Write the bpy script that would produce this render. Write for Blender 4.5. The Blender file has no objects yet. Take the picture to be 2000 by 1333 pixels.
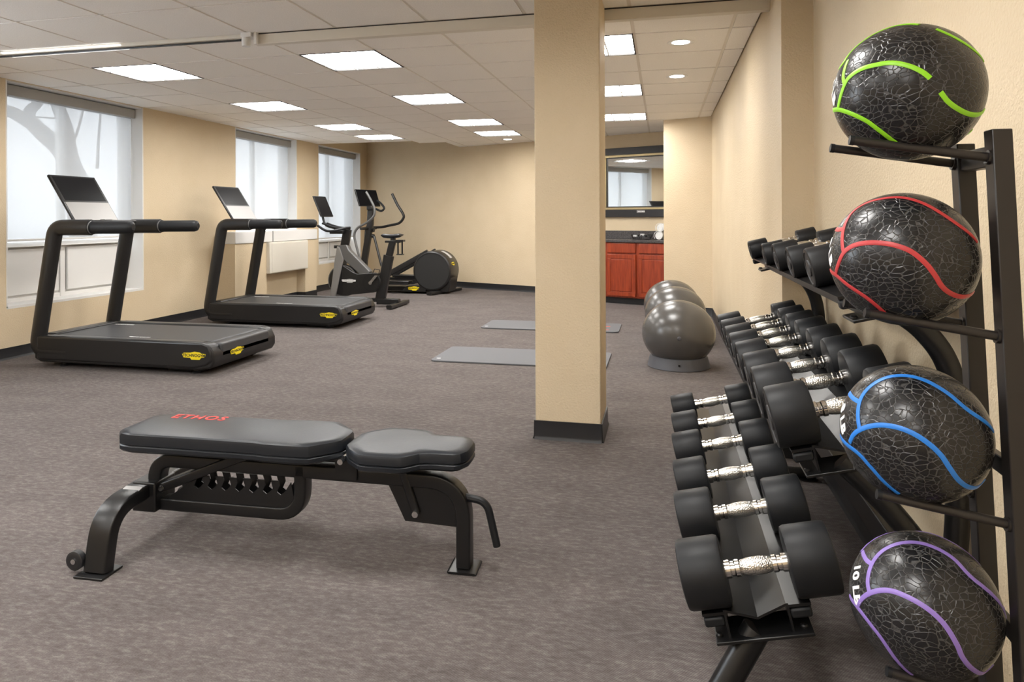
import bpy, bmesh, math, random
from mathutils import Vector, Matrix
random.seed(7)
sc = bpy.context.scene
COL = sc.collection
# ------------------------------------------------------------------ camera
PSI, FPX, PPX, PPY, ROLL, CAMH = .2335, 1376.8, 967.4, 424.54, .0039, 1.205
FW = Vector((-math.sin(PSI), math.cos(PSI), 0)); RT = Vector((math.cos(PSI), math.sin(PSI), 0)); UP = Vector((0, 0, 1))
CX = RT*math.cos(ROLL)-UP*math.sin(ROLL); CY = RT*math.sin(ROLL)+UP*math.cos(ROLL)
cd = bpy.data.cameras.new('camera'); cam = bpy.data.objects.new('camera', cd); COL.objects.link(cam)
cd.sensor_width = 36; cd.sensor_fit = 'HORIZONTAL'; cd.lens = FPX/2000*36
cd.shift_x = (1000-PPX)/2000; cd.shift_y = -(666.5-PPY)/2000; cd.clip_start = .05; cd.clip_end = 200
M = Matrix((CX, CY, -FW)).transposed().to_4x4(); M.translation = (0, 0, CAMH); cam.matrix_world = M
sc.camera = cam
# ------------------------------------------------------------------ world (overcast daylight) and exposure
w = bpy.data.worlds.new('overcast'); sc.world = w; w.use_nodes = True
bg = w.node_tree.nodes['Background']; bg.inputs[0].default_value = (.86, .93, 1, 1); bg.inputs[1].default_value = 3.0
vs = sc.view_settings; vs.view_transform = 'Standard'; vs.look = 'None'; vs.gamma = 1; vs.use_curve_mapping = False
vs.exposure = 1.98
LAMP = 8.2            # strength of the ceiling light diffusers
DOWN = 10.0
# ------------------------------------------------------------------ measures of the place
H = 2.4116; LW = -5.479; RW = .578; RWN = .728; JOG = 3.758; SL = -.40; BWC = 10.29
GX, GY, T = -.183, 4.738, .61
FRONT = -3.0
def bwy(x, c=BWC): return c+SL*x

# ------------------------------------------------------------------ materials
MATS = {}
def mat(name, col, rough=.5, metal=0, spec=.5, **k):
    m = bpy.data.materials.new(name); m.use_nodes = True; MATS[name] = m
    b = m.node_tree.nodes['Principled BSDF']
    b.inputs['Base Color'].default_value = (*col, 1); b.inputs['Roughness'].default_value = rough
    b.inputs['Metallic'].default_value = metal; b.inputs['Specular IOR Level'].default_value = spec
    for kk, v in k.items(): b.inputs[kk].default_value = v
    return m
def N(m, t, **k):
    n = m.node_tree.nodes.new(t)
    for a, v in k.items():
        if a.startswith('i_'): n.inputs[a[2:].replace('_', ' ')].default_value = v
        else: setattr(n, a, v)
    return n
def L(m, a, b): m.node_tree.links.new(a, b)
def bsdf(m): return m.node_tree.nodes['Principled BSDF']
def coord(m, scale=(1, 1, 1), kind='Object'):
    t = N(m, 'ShaderNodeTexCoord'); mp = N(m, 'ShaderNodeMapping'); mp.inputs['Scale'].default_value = scale
    L(m, t.outputs[kind], mp.inputs[0]); return mp.outputs[0]
def noise(m, vec, scale, detail=3, rough=.5):
    n = N(m, 'ShaderNodeTexNoise'); n.inputs['Scale'].default_value = scale; n.inputs['Detail'].default_value = detail
    n.inputs['Roughness'].default_value = rough; L(m, vec, n.inputs['Vector']); return n.outputs['Fac']
def ramp(m, fac, stops):
    r = N(m, 'ShaderNodeValToRGB'); e = r.color_ramp.elements
    while len(e) < len(stops): e.new(.5)
    for el, (p, c) in zip(e, stops): el.position = p; el.color = (*c, 1)
    L(m, fac, r.inputs[0]); return r.outputs[0]
def bump(m, hgt, strength=.3, dist=.01):
    b = N(m, 'ShaderNodeBump'); b.inputs['Strength'].default_value = strength; b.inputs['Distance'].default_value = dist
    L(m, hgt, b.inputs['Height']); L(m, b.outputs[0], bsdf(m).inputs['Normal']); return b
def mixc(m, fac, a, b, mode='MIX'):
    x = N(m, 'ShaderNodeMix', data_type='RGBA', blend_type=mode)
    if hasattr(fac, 'node'): L(m, fac, x.inputs['Factor'])
    else: x.inputs['Factor'].default_value = fac
    for s, v in ((6, a), (7, b)):
        if hasattr(v, 'node'): L(m, v, x.inputs[s])
        else: x.inputs[s].default_value = (*v, 1)
    return x.outputs[2]

m = mat('wall_paint', (.66, .54, .37), .55, spec=.3)          # tan paint over orange-peel plaster
v = coord(m); n1 = noise(m, v, 92, 2, .6); bump(m, n1, .5, .008)
L(m, ramp(m, noise(m, v, 3, 3), [(.3, (.645, .525, .355)), (.7, (.675, .555, .385))]), bsdf(m).inputs['Base Color'])
m = mat('ceiling_tile', (.66, .61, .55), .9, spec=.1)
v = coord(m); L(m, ramp(m, noise(m, v, 140, 2, .7), [(.35, (.86, .825, .78)), (.6, (.93, .90, .86))]), bsdf(m).inputs['Base Color']); bump(m, noise(m, v, 160, 2), .15, .003)
mat('grid_metal', (.74, .69, .62), .5)
mat('beam_paint', (.72, .67, .58), .5)
m = mat('carpet', (.2, .17, .16), .95, spec=.1)
v = coord(m)
vs_ = coord(m, (11, 26, 1)); st = noise(m, vs_, 2.1, 10, .84)
big = noise(m, coord(m, (1, 1.7, 1)), 2.4, 7, .7); fine = noise(m, v, 420, 2, .7)
c1 = ramp(m, st, [(.36, (.093, .079, .075)), (.50, (.130, .113, .108)), (.62, (.196, .178, .170))])
c2 = mixc(m, big, (.62, .62, .62), (1.40, 1.39, 1.39)); c3 = mixc(m, 1., c1, c2, 'MULTIPLY')
rib = N(m, 'ShaderNodeTexWave'); rib.inputs['Scale'].default_value = 55; rib.inputs['Distortion'].default_value = 2.2; rib.inputs['Detail'].default_value = 1
rc = coord(m); rc.node.inputs['Rotation'].default_value = (0, 0, .62); L(m, rc, rib.inputs['Vector'])
c4 = mixc(m, rib.outputs['Fac'], (.84, .84, .84), (1.12, 1.12, 1.12)); c5 = mixc(m, 1., c3, c4, 'MULTIPLY')
c6 = mixc(m, fine, (.72, .72, .72), (1.28, 1.28, 1.28)); L(m, mixc(m, 1., c5, c6, 'MULTIPLY'), bsdf(m).inputs['Base Color'])
bump(m, fine, .5, .004)
mat('rubber_base', (.016, .016, .018), .38)
m = mat('rubber', (.012, .013, .015), .48, spec=.32); bump(m, noise(m, coord(m), 90, 2), .06, .002)
m = mat('rubber_face', (.028, .028, .03), .55); bump(m, noise(m, coord(m), 120, 3, .8), .6, .004)
mat('black_metal', (.0075, .0075, .008), .34)
m = mat('brown_metal', (.020, .017, .016), .36)
mat('dark_plastic', (.013, .0125, .0125), .34)
mat('dark_plastic_rough', (.014, .014, .014), .55)
m = mat('belt', (.035, .035, .037), .5); bump(m, noise(m, coord(m), 220, 2), .12, .002)
mat('rail_grey', (.045, .045, .047), .42)
mat('chrome', (.82, .80, .77), .16, 1)
m = mat('knurl', (.74, .72, .68), .28, 1); vn = N(m, 'ShaderNodeTexVoronoi'); vn.inputs['Scale'].default_value = 260; L(m, coord(m), vn.inputs['Vector']); bump(m, vn.outputs['Distance'], .5, .002)
mat('steel_bolt', (.6, .6, .6), .25, 1)
m = mat('vinyl', (.013, .0155, .020), .36, spec=.38); bump(m, noise(m, coord(m), 170, 3, .6), .12, .002)
mat('screen_glass', (.005, .005, .006), .35, spec=.12)
m = mat('brushed_silver', (.27, .262, .255), .45, .35)
mat('dark_silver', (.16, .16, .16), .42, .55)
mat('badge_yellow', (.83, .66, .012), .4)
mat('badge_grey', (.45, .45, .45), .4)
mat('print_black', (.01, .01, .01), .6)
mat('print_white', (.85, .85, .85), .6)
mat('print_red', (.62, .05, .04), .5)
mat('white_paint', (.74, .73, .71), .42)
mat('cream_box', (.68, .64, .56), .42)
mat('cassette_grey', (.36, .355, .34), .5)
mat('ball_grey', (.075, .071, .067), .27, .0, spec=.65)
mat('ring_grey', (.085, .087, .10), .5)
m = mat('mat_grey', (.115, .118, .128), .7); bump(m, noise(m, coord(m), 300, 2), .2, .002)
m = mat('cherry_wood', (.28, .042, .012), .3)
L(m, ramp(m, noise(m, coord(m, (14, 14, 1.5)), 2.2, 4, .6), [(.3, (.19, .022, .007)), (.7, (.36, .058, .017))]), bsdf(m).inputs['Base Color'])
m = mat('granite', (.05, .045, .045), .22); L(m, ramp(m, noise(m, coord(m), 120, 3, .8), [(.35, (.018, .017, .018)), (.65, (.11, .10, .10))]), bsdf(m).inputs['Base Color'])
mat('mirror', (.88, .9, .9), .02, 1)
mat('gold', (.45, .36, .2), .35, .8)
mat('frame_black', (.018, .017, .018), .3)
mat('towel', (.85, .85, .84), .95)
mat('bark', (.035, .03, .028), .9)
mat('bounce_ground', (.78, .80, .82), 1)  # outside ground made pale to throw daylight up at the ceiling
m = bpy.data.materials.new('glass'); m.use_nodes = True; MATS['glass'] = m; nt = m.node_tree; nt.nodes.clear()
o = nt.nodes.new('ShaderNodeOutputMaterial'); mx = nt.nodes.new('ShaderNodeMixShader'); tr = nt.nodes.new('ShaderNodeBsdfTransparent'); gl = nt.nodes.new('ShaderNodeBsdfGlossy')
gl.inputs['Roughness'].default_value = .02; mx.inputs[0].default_value = .05; nt.links.new(tr.outputs[0], mx.inputs[1]); nt.links.new(gl.outputs[0], mx.inputs[2]); nt.links.new(mx.outputs[0], o.inputs[0])
for nm, c in (('green', (.30, .72, .02)), ('red', (.52, .045, .05)), ('blue', (.02, .20, .68)), ('purple', (.26, .17, .52))): mat('stripe_'+nm, c, .42)
m = mat('cracked_rubber', (.012, .012, .014), .27)
vv = coord(m, (1, 1, 1.25)); ns = N(m, 'ShaderNodeTexNoise'); ns.inputs['Scale'].default_value = 22; L(m, vv, ns.inputs['Vector'])
vm = N(m, 'ShaderNodeVectorMath', operation='MULTIPLY_ADD'); L(m, ns.outputs['Color'], vm.inputs[0]); vm.inputs[1].default_value = (.030, .030, .030); L(m, vv, vm.inputs[2])
vo = N(m, 'ShaderNodeTexVoronoi', feature='DISTANCE_TO_EDGE'); vo.inputs['Scale'].default_value = 86; L(m, vm.outputs[0], vo.inputs['Vector'])
sm = N(m, 'ShaderNodeMapRange', interpolation_type='SMOOTHSTEP'); sm.inputs[1].default_value = 0; sm.inputs[2].default_value = .085; L(m, vo.outputs['Distance'], sm.inputs[0])
L(m, mixc(m, sm.outputs[0], (.062, .061, .061), (.0115, .0115, .013)), bsdf(m).inputs['Base Color']); bump(m, sm.outputs[0], .45, .002)
def emit(name, col, s):
    m = bpy.data.materials.new(name); m.use_nodes = True; nt = m.node_tree; nt.nodes.clear(); MATS[name] = m
    e = nt.nodes.new('ShaderNodeEmission'); e.inputs[0].default_value = (*col, 1); e.inputs[1].default_value = s
    o = nt.nodes.new('ShaderNodeOutputMaterial'); nt.links.new(e.outputs[0], o.inputs[0]); return m
emit('lamp_diffuser', (1, .975, .94), LAMP); emit('downlight_lens', (1, .95, .86), DOWN); emit('reflection_glow', (1, .99, .97), .5)
# roller shade: thin translucent screen cloth, partly see-through
m = bpy.data.materials.new('shade_cloth'); m.use_nodes = True; MATS['shade_cloth'] = m; nt = m.node_tree; nt.nodes.clear()
o = nt.nodes.new('ShaderNodeOutputMaterial'); mx = nt.nodes.new('ShaderNodeMixShader'); mx2 = nt.nodes.new('ShaderNodeMixShader')
tr = nt.nodes.new('ShaderNodeBsdfTransparent'); tl = nt.nodes.new('ShaderNodeBsdfTranslucent'); df = nt.nodes.new('ShaderNodeBsdfDiffuse')
tl.inputs[0].default_value = (.088, .0895, .0905, 1); df.inputs[0].default_value = (.72, .72, .70, 1); mx2.inputs[0].default_value = .45
nt.links.new(tl.outputs[0], mx2.inputs[1]); nt.links.new(df.outputs[0], mx2.inputs[2])
mx.inputs[0].default_value = .967; nt.links.new(tr.outputs[0], mx.inputs[1]); nt.links.new(mx2.outputs[0], mx.inputs[2]); nt.links.new(mx.outputs[0], o.inputs[0])

# ------------------------------------------------------------------ mesh builder
def V(*a): return Vector(a)
class MB:
    def __init__(s): s.v = []; s.f = []
    def add(s, vs, fs):
        k = len(s.v); s.v += [tuple(p) for p in vs]; s.f += [tuple(i+k for i in f) for f in fs]; return s
    def box(s, x0, x1, y0, y1, z0, z1):
        s.add([(x0, y0, z0), (x1, y0, z0), (x1, y1, z0), (x0, y1, z0), (x0, y0, z1), (x1, y0, z1), (x1, y1, z1), (x0, y1, z1)],
              [(3, 2, 1, 0), (4, 5, 6, 7), (0, 1, 5, 4), (1, 2, 6, 5), (2, 3, 7, 6), (3, 0, 4, 7)]); return s
    def obox(s, c, ax, ay, az):      # oriented box: centre and three half vectors
        c, ax, ay, az = map(Vector, (c, ax, ay, az))
        p = [c+i*ax+j*ay+k*az for k in (-1, 1) for j in (-1, 1) for i in (-1, 1)]
        s.add(p, [(0, 2, 3, 1), (4, 5, 7, 6), (0, 1, 5, 4), (1, 3, 7, 5), (3, 2, 6, 7), (2, 0, 4, 6)]); return s
    def prism(s, poly, fn, a, b):    # poly list of 2d points; fn(p, d) -> 3d
        n = len(poly); vs = [fn(p, a) for p in poly]+[fn(p, b) for p in poly]
        s.add(vs, [tuple(range(n-1, -1, -1)), tuple(range(n, 2*n))]+[(i, (i+1) % n, n+(i+1) % n, n+i) for i in range(n)]); return s
    def pxy(s, poly, z0, z1): return s.prism(poly, lambda p, d: (p[0], p[1], d), z0, z1)
    def pxz(s, poly, y0, y1): return s.prism(poly, lambda p, d: (p[0], d, p[1]), y0, y1)
    def sweep(s, path, prof, fix=None, caps=True, scale=None):
        path = [Vector(p) for p in path]; n = len(path); k = len(prof); rings = []
        tang = []
        for i in range(n):
            a = path[max(i-1, 0)]; b = path[min(i+1, n-1)]; tang.append((b-a).normalized())
        if fix is None:
            r = V(0, 0, 1) if abs(tang[0].z) < .9 else V(1, 0, 0); nrm = (r-tang[0]*r.dot(tang[0])).normalized()
        for i in range(n):
            t = tang[i]
            if fix is not None: bb = Vector(fix).normalized(); aa = bb.cross(t).normalized()
            else:
                nrm = (nrm-t*nrm.dot(t)).normalized(); bb = nrm; aa = bb.cross(t)
            sc_ = scale[i] if scale else 1
            mit = 1.
            if 0 < i < n-1:
                d1 = (path[i]-path[i-1]).normalized(); mit = 1/max(.5, t.dot(d1))
            rings.append([path[i]+aa*(p[0]*sc_*(mit if fix is not None else 1))+bb*(p[1]*sc_) for p in prof])
        vs = [p for r in rings for p in r]
        fs = [(i*k+j, i*k+(j+1) % k, (i+1)*k+(j+1) % k, (i+1)*k+j) for i in range(n-1) for j in range(k)]
        if caps: fs += [tuple(range(k-1, -1, -1)), tuple((n-1)*k+j for j in range(k))]
        s.add(vs, fs); return s
    def tube(s, path, r, n=12, caps=True, scale=None): return s.sweep(path, [(r*math.cos(2*math.pi*i/n), r*math.sin(2*math.pi*i/n)) for i in range(n)], None, caps, scale)
    def cyl(s, a, b, r, n=24): return s.tube([a, b], r, n)
    def lathe(s, prof, o=(0, 0, 0), ax='z', n=32):   # prof list of (radius, along)
        fn = {'z': lambda r, a, h: (o[0]+r*math.cos(a), o[1]+r*math.sin(a), o[2]+h), 'x': lambda r, a, h: (o[0]+h, o[1]+r*math.cos(a), o[2]+r*math.sin(a)), 'y': lambda r, a, h: (o[0]+r*math.sin(a), o[1]+h, o[2]+r*math.cos(a))}[ax]
        k = len(prof); vs = []; fs = []
        for i in range(n):
            for r, h in prof: vs.append(fn(r, 2*math.pi*i/n, h))
        for i in range(n):
            for j in range(k-1):
                a = i*k+j; b = ((i+1) % n)*k+j; fs.append((a, b, b+1, a+1))
        s.add(vs, fs); return s
    def build(s, name, m, parent=None, bevel=0, seg=2, smooth=35, label=None, merge=1e-5, sub=0):
        me = bpy.data.meshes.new(name); me.from_pydata(s.v, [], s.f)
        bm = bmesh.new(); bm.from_mesh(me); bmesh.ops.remove_doubles(bm, verts=bm.verts, dist=merge)
        bmesh.ops.dissolve_degenerate(bm, edges=bm.edges, dist=1e-6); bmesh.ops.recalc_face_normals(bm, faces=bm.faces); bm.to_mesh(me); bm.free()
        me.materials.append(MATS[m]); me.shade_smooth(); me.set_sharp_from_angle(angle=math.radians(smooth))
        ob = bpy.data.objects.new(name, me); COL.objects.link(ob); ob.parent = parent
        if bevel:
            bv = ob.modifiers.new('bevel', 'BEVEL'); bv.width = bevel; bv.segments = seg; bv.limit_method = 'ANGLE'; bv.angle_limit = math.radians(40); bv.harden_normals = False
        if sub: sb = ob.modifiers.new('sub', 'SUBSURF'); sb.levels = sub; sb.render_levels = sub
        if label: ob['label'] = label
        return ob
def rrect(w, h, r, n=4):
    out = []
    for cx, cy, a0 in ((w/2-r, h/2-r, 0), (-w/2+r, h/2-r, 90), (-w/2+r, -h/2+r, 180), (w/2-r, -h/2+r, 270)):
        for i in range(n+1): a = math.radians(a0+90*i/n); out.append((cx+r*math.cos(a), cy+r*math.sin(a)))
    return out
def fillet(pts, r, n=6):
    pts = [Vector(p) for p in pts]; out = [pts[0]]
    for i in range(1, len(pts)-1):
        p = pts[i]; a = pts[i-1]-p; b = pts[i+1]-p; rr = r[i-1] if isinstance(r, (list, tuple)) else r
        ang = a.angle(b); d = min(rr/math.tan(ang/2), a.length*.49, b.length*.49); a.normalize(); b.normalize()
        p0 = p+a*d; p1 = p+b*d
        for k in range(n+1):
            t = k/n; out.append(p0*(1-t)**2+p*2*t*(1-t)+p1*t*t)
    out.append(pts[-1]); return out
def spline(pts, n=6):
    pts = [Vector(p) for p in pts]; P = [pts[0]*2-pts[1]]+pts+[pts[-1]*2-pts[-2]]; out = []
    for i in range(1, len(P)-2):
        for k in range(n):
            t = k/n; a, b, c, d = P[i-1:i+3]
            out.append(.5*((2*b)+(c-a)*t+(2*a-5*b+4*c-d)*t*t+(3*b-a-3*c+d)*t**3))
    out.append(pts[-1]); return out
def tag(o, label=None, cat=None, group=None, kind=None):
    if label: o['label'] = label
    if cat: o['category'] = cat
    if group: o['group'] = group
    if kind: o['kind'] = kind
    return o
def thing(name, label, cat, loc=(0, 0, 0), rz=0, group=None):
    o = bpy.data.objects.new(name, None); COL.objects.link(o); o.location = loc; o.rotation_euler = (0, 0, rz); o.empty_display_size = .1
    return tag(o, label, cat, group)
def struct(o, label=None): o['kind'] = 'structure'; return tag(o, label) if label else o
def copy_tree(o, parent=None):
    c = o.copy(); COL.objects.link(c); c.parent = parent
    for ch in o.children: copy_tree(ch, c)
    return c
def text_mesh(txt, size, extrude=.0006, bold=0, spacing=1.):
    cu = bpy.data.curves.new('t', 'FONT'); cu.body = txt; cu.size = size; cu.extrude = extrude; cu.align_x = 'CENTER'; cu.align_y = 'CENTER'; cu.offset = bold; cu.space_character = spacing; cu.resolution_u = 3
    ob = bpy.data.objects.new('t', cu); COL.objects.link(ob); dg = bpy.context.evaluated_depsgraph_get(); dg.update()
    me = bpy.data.meshes.new_from_object(ob.evaluated_get(dg)); bpy.data.objects.remove(ob); bpy.data.curves.remove(cu); return me
def text(name, txt, size, m, parent, mtx, bold=0, spacing=1., label=None):
    me = text_mesh(txt, size, .0006, bold, spacing); me.materials.clear(); me.materials.append(MATS[m])
    ob = bpy.data.objects.new(name, me); COL.objects.link(ob); ob.parent = parent; ob.matrix_local = mtx
    if label: ob['label'] = label
    return ob
def frame(o, x, y):     # matrix whose local X, Y are given world directions
    x = Vector(x).normalized(); y = Vector(y).normalized(); z = x.cross(y); mm = Matrix((x, y, z)).transposed().to_4x4(); mm.translation = o; return mm
def ray(u, v): return FW+CX*((u-PPX)/FPX)+CY*((PPY-v)/FPX)
CAM = V(0, 0, CAMH)

# ================================================================== THE SETTING
flo = struct(MB().box(-5.8, 1.0, FRONT-.1, 13.0, -.1, 0).build('floor', 'carpet'), 'mottled taupe grey patterned carpet')
# left wall with four window openings; the last listed is unseen, added for daylight
WIN = [(4.91, 6.551, .44), (8.245, 9.848, .93), (10.544, 12.188, .45), (1.58, 3.22, .44)]
TH = .32; TOP = 2.95
m_ = MB(); ys = sorted(WIN); cur = FRONT
for a, b, zb in ys:
    m_.box(LW-TH, LW, cur, a, 0, TOP); m_.box(LW-TH, LW, a, b, 0, zb); m_.box(LW-TH, LW, a, b, H-.005, TOP); cur = b
m_.box(LW-TH, LW, cur, 13.0, 0, TOP)
struct(m_.build('wall_left', 'wall_paint'), 'tan textured wall with tall window openings')
ux, uy = 1/math.hypot(1, SL), SL/math.hypot(1, SL)      # unit vector along the slanted back wall
A0 = V(LW-.3, bwy(LW-.3), 0); A1 = V(1.2, bwy(1.2), 0)
def slab(p, q, t, z0, z1):      # wall slab from p to q, thickness t away from the room (left of p->q)
    p, q = V(p[0], p[1]), V(q[0], q[1]); d = (q-p).normalized(); n = V(-d.y, d.x)*t
    return MB().pxy([p, q, q+n, p+n], z0, z1)
struct(slab(A0, A1, .15, 0, TOP).build('wall_back', 'wall_paint'), 'tan back wall set at a slight angle')
struct(MB().box(RW, RWN+.2, JOG, 10.2, 0, TOP).build('wall_right', 'wall_paint'), 'tan textured right wall beyond the dumbbell rack')
struct(MB().box(RWN, RWN+.2, FRONT, JOG, 0, TOP).build('wall_right_near', 'wall_paint'), 'tan textured wall behind the medicine ball stand')
struct(MB().box(LW-.3, RWN+.2, FRONT-.15, FRONT, 0, TOP).build('wall_front', 'wall_paint'), 'tan wall')
PC = 9.0825
px0 = V(.01, PC+SL*.01); px1 = V(RW, PC+SL*RW)
struct(slab(px0, px1, .16, 0, TOP).build('wall_alcove', 'wall_paint'), 'short tan wall hiding the end of the cabinet alcove')
# void above the end of the room
VX, VY = -3.39, 10.52
struct(MB().box(LW-.02, VX+.02, VY-.03, VY, H+.002, TOP).box(VX, VX+.03, VY, 12.4, H+.002, TOP).build('trim_1', 'wall_paint'), 'tan upstand at the end of the tiled ceiling')
# ceiling
cz = H+.075
ce = MB().box(LW-.3, RWN+.2, FRONT-.1, VY, cz, cz+.05).box(VX, RWN+.2, VY, 12.9, cz, cz+.05).box(LW-.3, RWN+.2, 0, 13, TOP, TOP+.05)
ceil = struct(ce.build('ceiling', 'grid_metal'), 'suspended ceiling of square off-white tiles')
MB().box(LW, RWN, FRONT, GY-4*T-.015, H, H+.01).build('plain_ceiling', 'ceiling_tile', ceil)
def clip(poly, a, b, c):        # keep a*x+b*y <= c
    out = []
    for i in range(len(poly)):
        p, q = poly[i], poly[(i+1) % len(poly)]; dp = a*p[0]+b*p[1]-c; dq = a*q[0]+b*q[1]-c
        if dp <= 0: out.append(p)
        if dp*dq < 0: t = dp/(dp-dq); out.append((p[0]+(q[0]-p[0])*t, p[1]+(q[1]-p[1])*t))
    return out
BEAM0, BEAM1 = 4.12, 4.175
LIGHTS = [(-7, 0), (-7, 3), (-7, 6), (-7, 8), (-4, 0), (-4, 3), (-4, 6), (-4, 8), (-1, 0), (-1, 3), (-1, 6)]
full = None; g = .011
for i in range(-9, 2):
    for j in range(-4, 12):
        if (i, j) in LIGHTS: continue
        x0_ = max(GX+i*T, LW); y0_ = GY+j*T; x1_ = min(GX+(i+1)*T, RWN if y0_ < JOG-.3 else RW); y1_ = y0_+T
        if j == -1: segs = [(y0_, BEAM0-.0), (BEAM1, y1_)] if y0_ < BEAM0 else [(max(y0_, BEAM1), y1_)]
        elif j == -2: segs = [(y0_, min(y1_, BEAM0))]
        else: segs = [(y0_, y1_)]
        for ya, yb in segs:
            if yb-ya < .05 or x1_-x0_ < .05: continue
            ex = 0 if x0_ == LW else g; poly = [(x0_+ex, ya+g), (x1_-g, ya+g), (x1_-g, yb-g), (x0_+ex, yb-g)]
            poly = clip(poly, -SL, 1, BWC)
            if x1_ <= VX: poly = clip(poly, 0, 1, VY) if poly else poly
            elif x0_ < VX:
                if ya >= VY: poly = clip(poly, -1, 0, -VX) if poly else poly
            if x0_ >= -.2 and poly and i >= 0 and j >= 6:
                q2 = clip(poly, 1, 0, .01); q1 = clip(poly, -SL, 1, PC) if q2 != poly else poly
                if i == 1: poly = clip(poly, -SL, 1, PC)
            if not poly or len(poly) < 3: continue
            cx_ = sum(p[0] for p in poly)/len(poly); cy_ = sum(p[1] for p in poly)/len(poly)
            if max(p[1] for p in poly)-min(p[1] for p in poly) < .03: continue
            whole = len(poly) == 4 and abs(poly[1][0]-poly[0][0]-(T-2*g)) < 1e-4 and abs(poly[2][1]-poly[1][1]-(T-2*g)) < 1e-4
            if whole and full: ob = bpy.data.objects.new('ceiling_tile', full); COL.objects.link(ob); ob.parent = ceil
            else:
                ob = MB().pxy([(p[0]-cx_, p[1]-cy_) for p in poly], 0, .02).build('ceiling_tile', 'ceiling_tile', ceil)
                if whole: full = ob.data
            ob.location = (cx_, cy_, H)
for i in range(-8, 2):
    x = GX+i*T; ye = VY if x < VX else min(bwy(x), PC+SL*x if x > .1 else 99)
    MB().box(x-.012, x+.012, GY-4*T, BEAM0, H+.005, H+.03).build('ceiling_grid_bar', 'grid_metal', ceil)
    MB().box(x-.012, x+.012, BEAM1, ye, H+.005, H+.03).build('ceiling_grid_bar', 'grid_metal', ceil)
for j in range(-4, 12):
    y = GY+j*T
    if j == -1: continue
    xa = LW if y < VY else VX; xb = min(RW, (y-BWC)/SL) if y > 8 else (RW if y > JOG else RWN)
    if xb-xa > .2: MB().box(xa, xb, y-.009, y+.009, H+.005, H+.03).build('ceiling_grid_bar', 'grid_metal', ceil)
# dropped beam, running into the column
struct(MB().box(-2.60, RW+.001, BEAM0, BEAM1, 2.342, H+.02).build('trim_2', 'beam_paint', None, .004), 'narrow beige beam dropped below the ceiling tiles')
MB().box(-2.6, RW, BEAM0-.004, BEAM0, H-.006, H-.001).build('beam_seam', 'dark_plastic_rough', bpy.data.objects['trim_2'])
# ceiling track beyond the beam's end
tk = thing('ceiling_track', 'slim ceiling track with a dark rod and an added glow like window reflection', 'track', (0, 4.15, H))
MB().box(LW, -2.60, -.03, .03, -.022, .01).build('rail', 'beam_paint', tk)
MB().cyl((LW, -.012, -.032), (-2.64, -.012, -.032), .007, 8).build('rod', 'black_metal', tk)
MB().box(-4.62, -3.62, .012, .05, -.024, -.018).build('glow_strip', 'reflection_glow', tk); MB().box(-4.62, -3.62, -.05, -.026, -.016, -.010).build('glow_strip', 'reflection_glow', tk)  # emissive strips added to imitate a bright reflection along the track
sb = thing('ceiling_sensor', 'small cream box with a round knob at the end of the ceiling beam', 'sensor', (-2.62, 4.10, H))
MB().box(-.045, .03, -.03, .05, -.03, 0).build('box', 'white_paint', sb, .003); MB().lathe([(0, -.085), (.028, -.085), (.03, -.08), (.03, -.03), (0, -.03)], (-.02, 0, 0)).build('knob', 'white_paint', sb)
MB().box(.04, .06, -.012, .012, -.075, 0).build('bracket', 'white_paint', sb)
# column
CXa, CXb, CYa, CYb = -.679, -.325, 3.782, 4.137
col_ = struct(MB().box(CXa, CXb, CYa, CYb, 0, H+.01).build('column', 'wall_paint', None, .006), 'square tan column standing free in the room')
def basestrip(name, pts, hgt=.1, t=.008, parent=None):   # rubber base along a polyline, room on the right-hand side of travel
    mb = MB()
    for p, q in zip(pts[:-1], pts[1:]):
        p = V(p[0], p[1]); q = V(q[0], q[1]); d = (q-p).normalized(); n = V(d.y, -d.x)
        prof = [(0, 0), (.016, 0), (.011, .012), (t, .02), (t*.8, hgt), (0, hgt)]
        mb.add([V(e.x+n.x*a+d.x*k, e.y+n.y*a+d.y*k, b) for e, k in ((p, -.004), (q, .004)) for a, b in prof], [tuple(range(5, -1, -1)), tuple(range(6, 12))]+[(i, (i+1) % 6, 6+(i+1) % 6, 6+i) for i in range(6)])
    return mb.build(name, 'rubber_base', parent)
basestrip('column_base', [(CXa, CYb), (CXb, CYb), (CXb, CYa), (CXa, CYa), (CXa, CYb)][::-1], .1, .009, col_)
struct(basestrip('baseboard_left', [(LW, FRONT), (LW, 7.84)]), 'black rubber baseboard'); struct(basestrip('baseboard_left_far', [(LW, 9.97), (LW, bwy(LW))]), 'black rubber baseboard')
struct(basestrip('baseboard_back', [(LW, bwy(LW)), (-.9, bwy(-.9))]), 'black rubber baseboard')
struct(basestrip('baseboard_right', [(px0.x, px0.y), (px1.x, px1.y), (RW, JOG), (RWN, JOG), (RWN, FRONT)]), 'black rubber baseboard')

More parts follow.
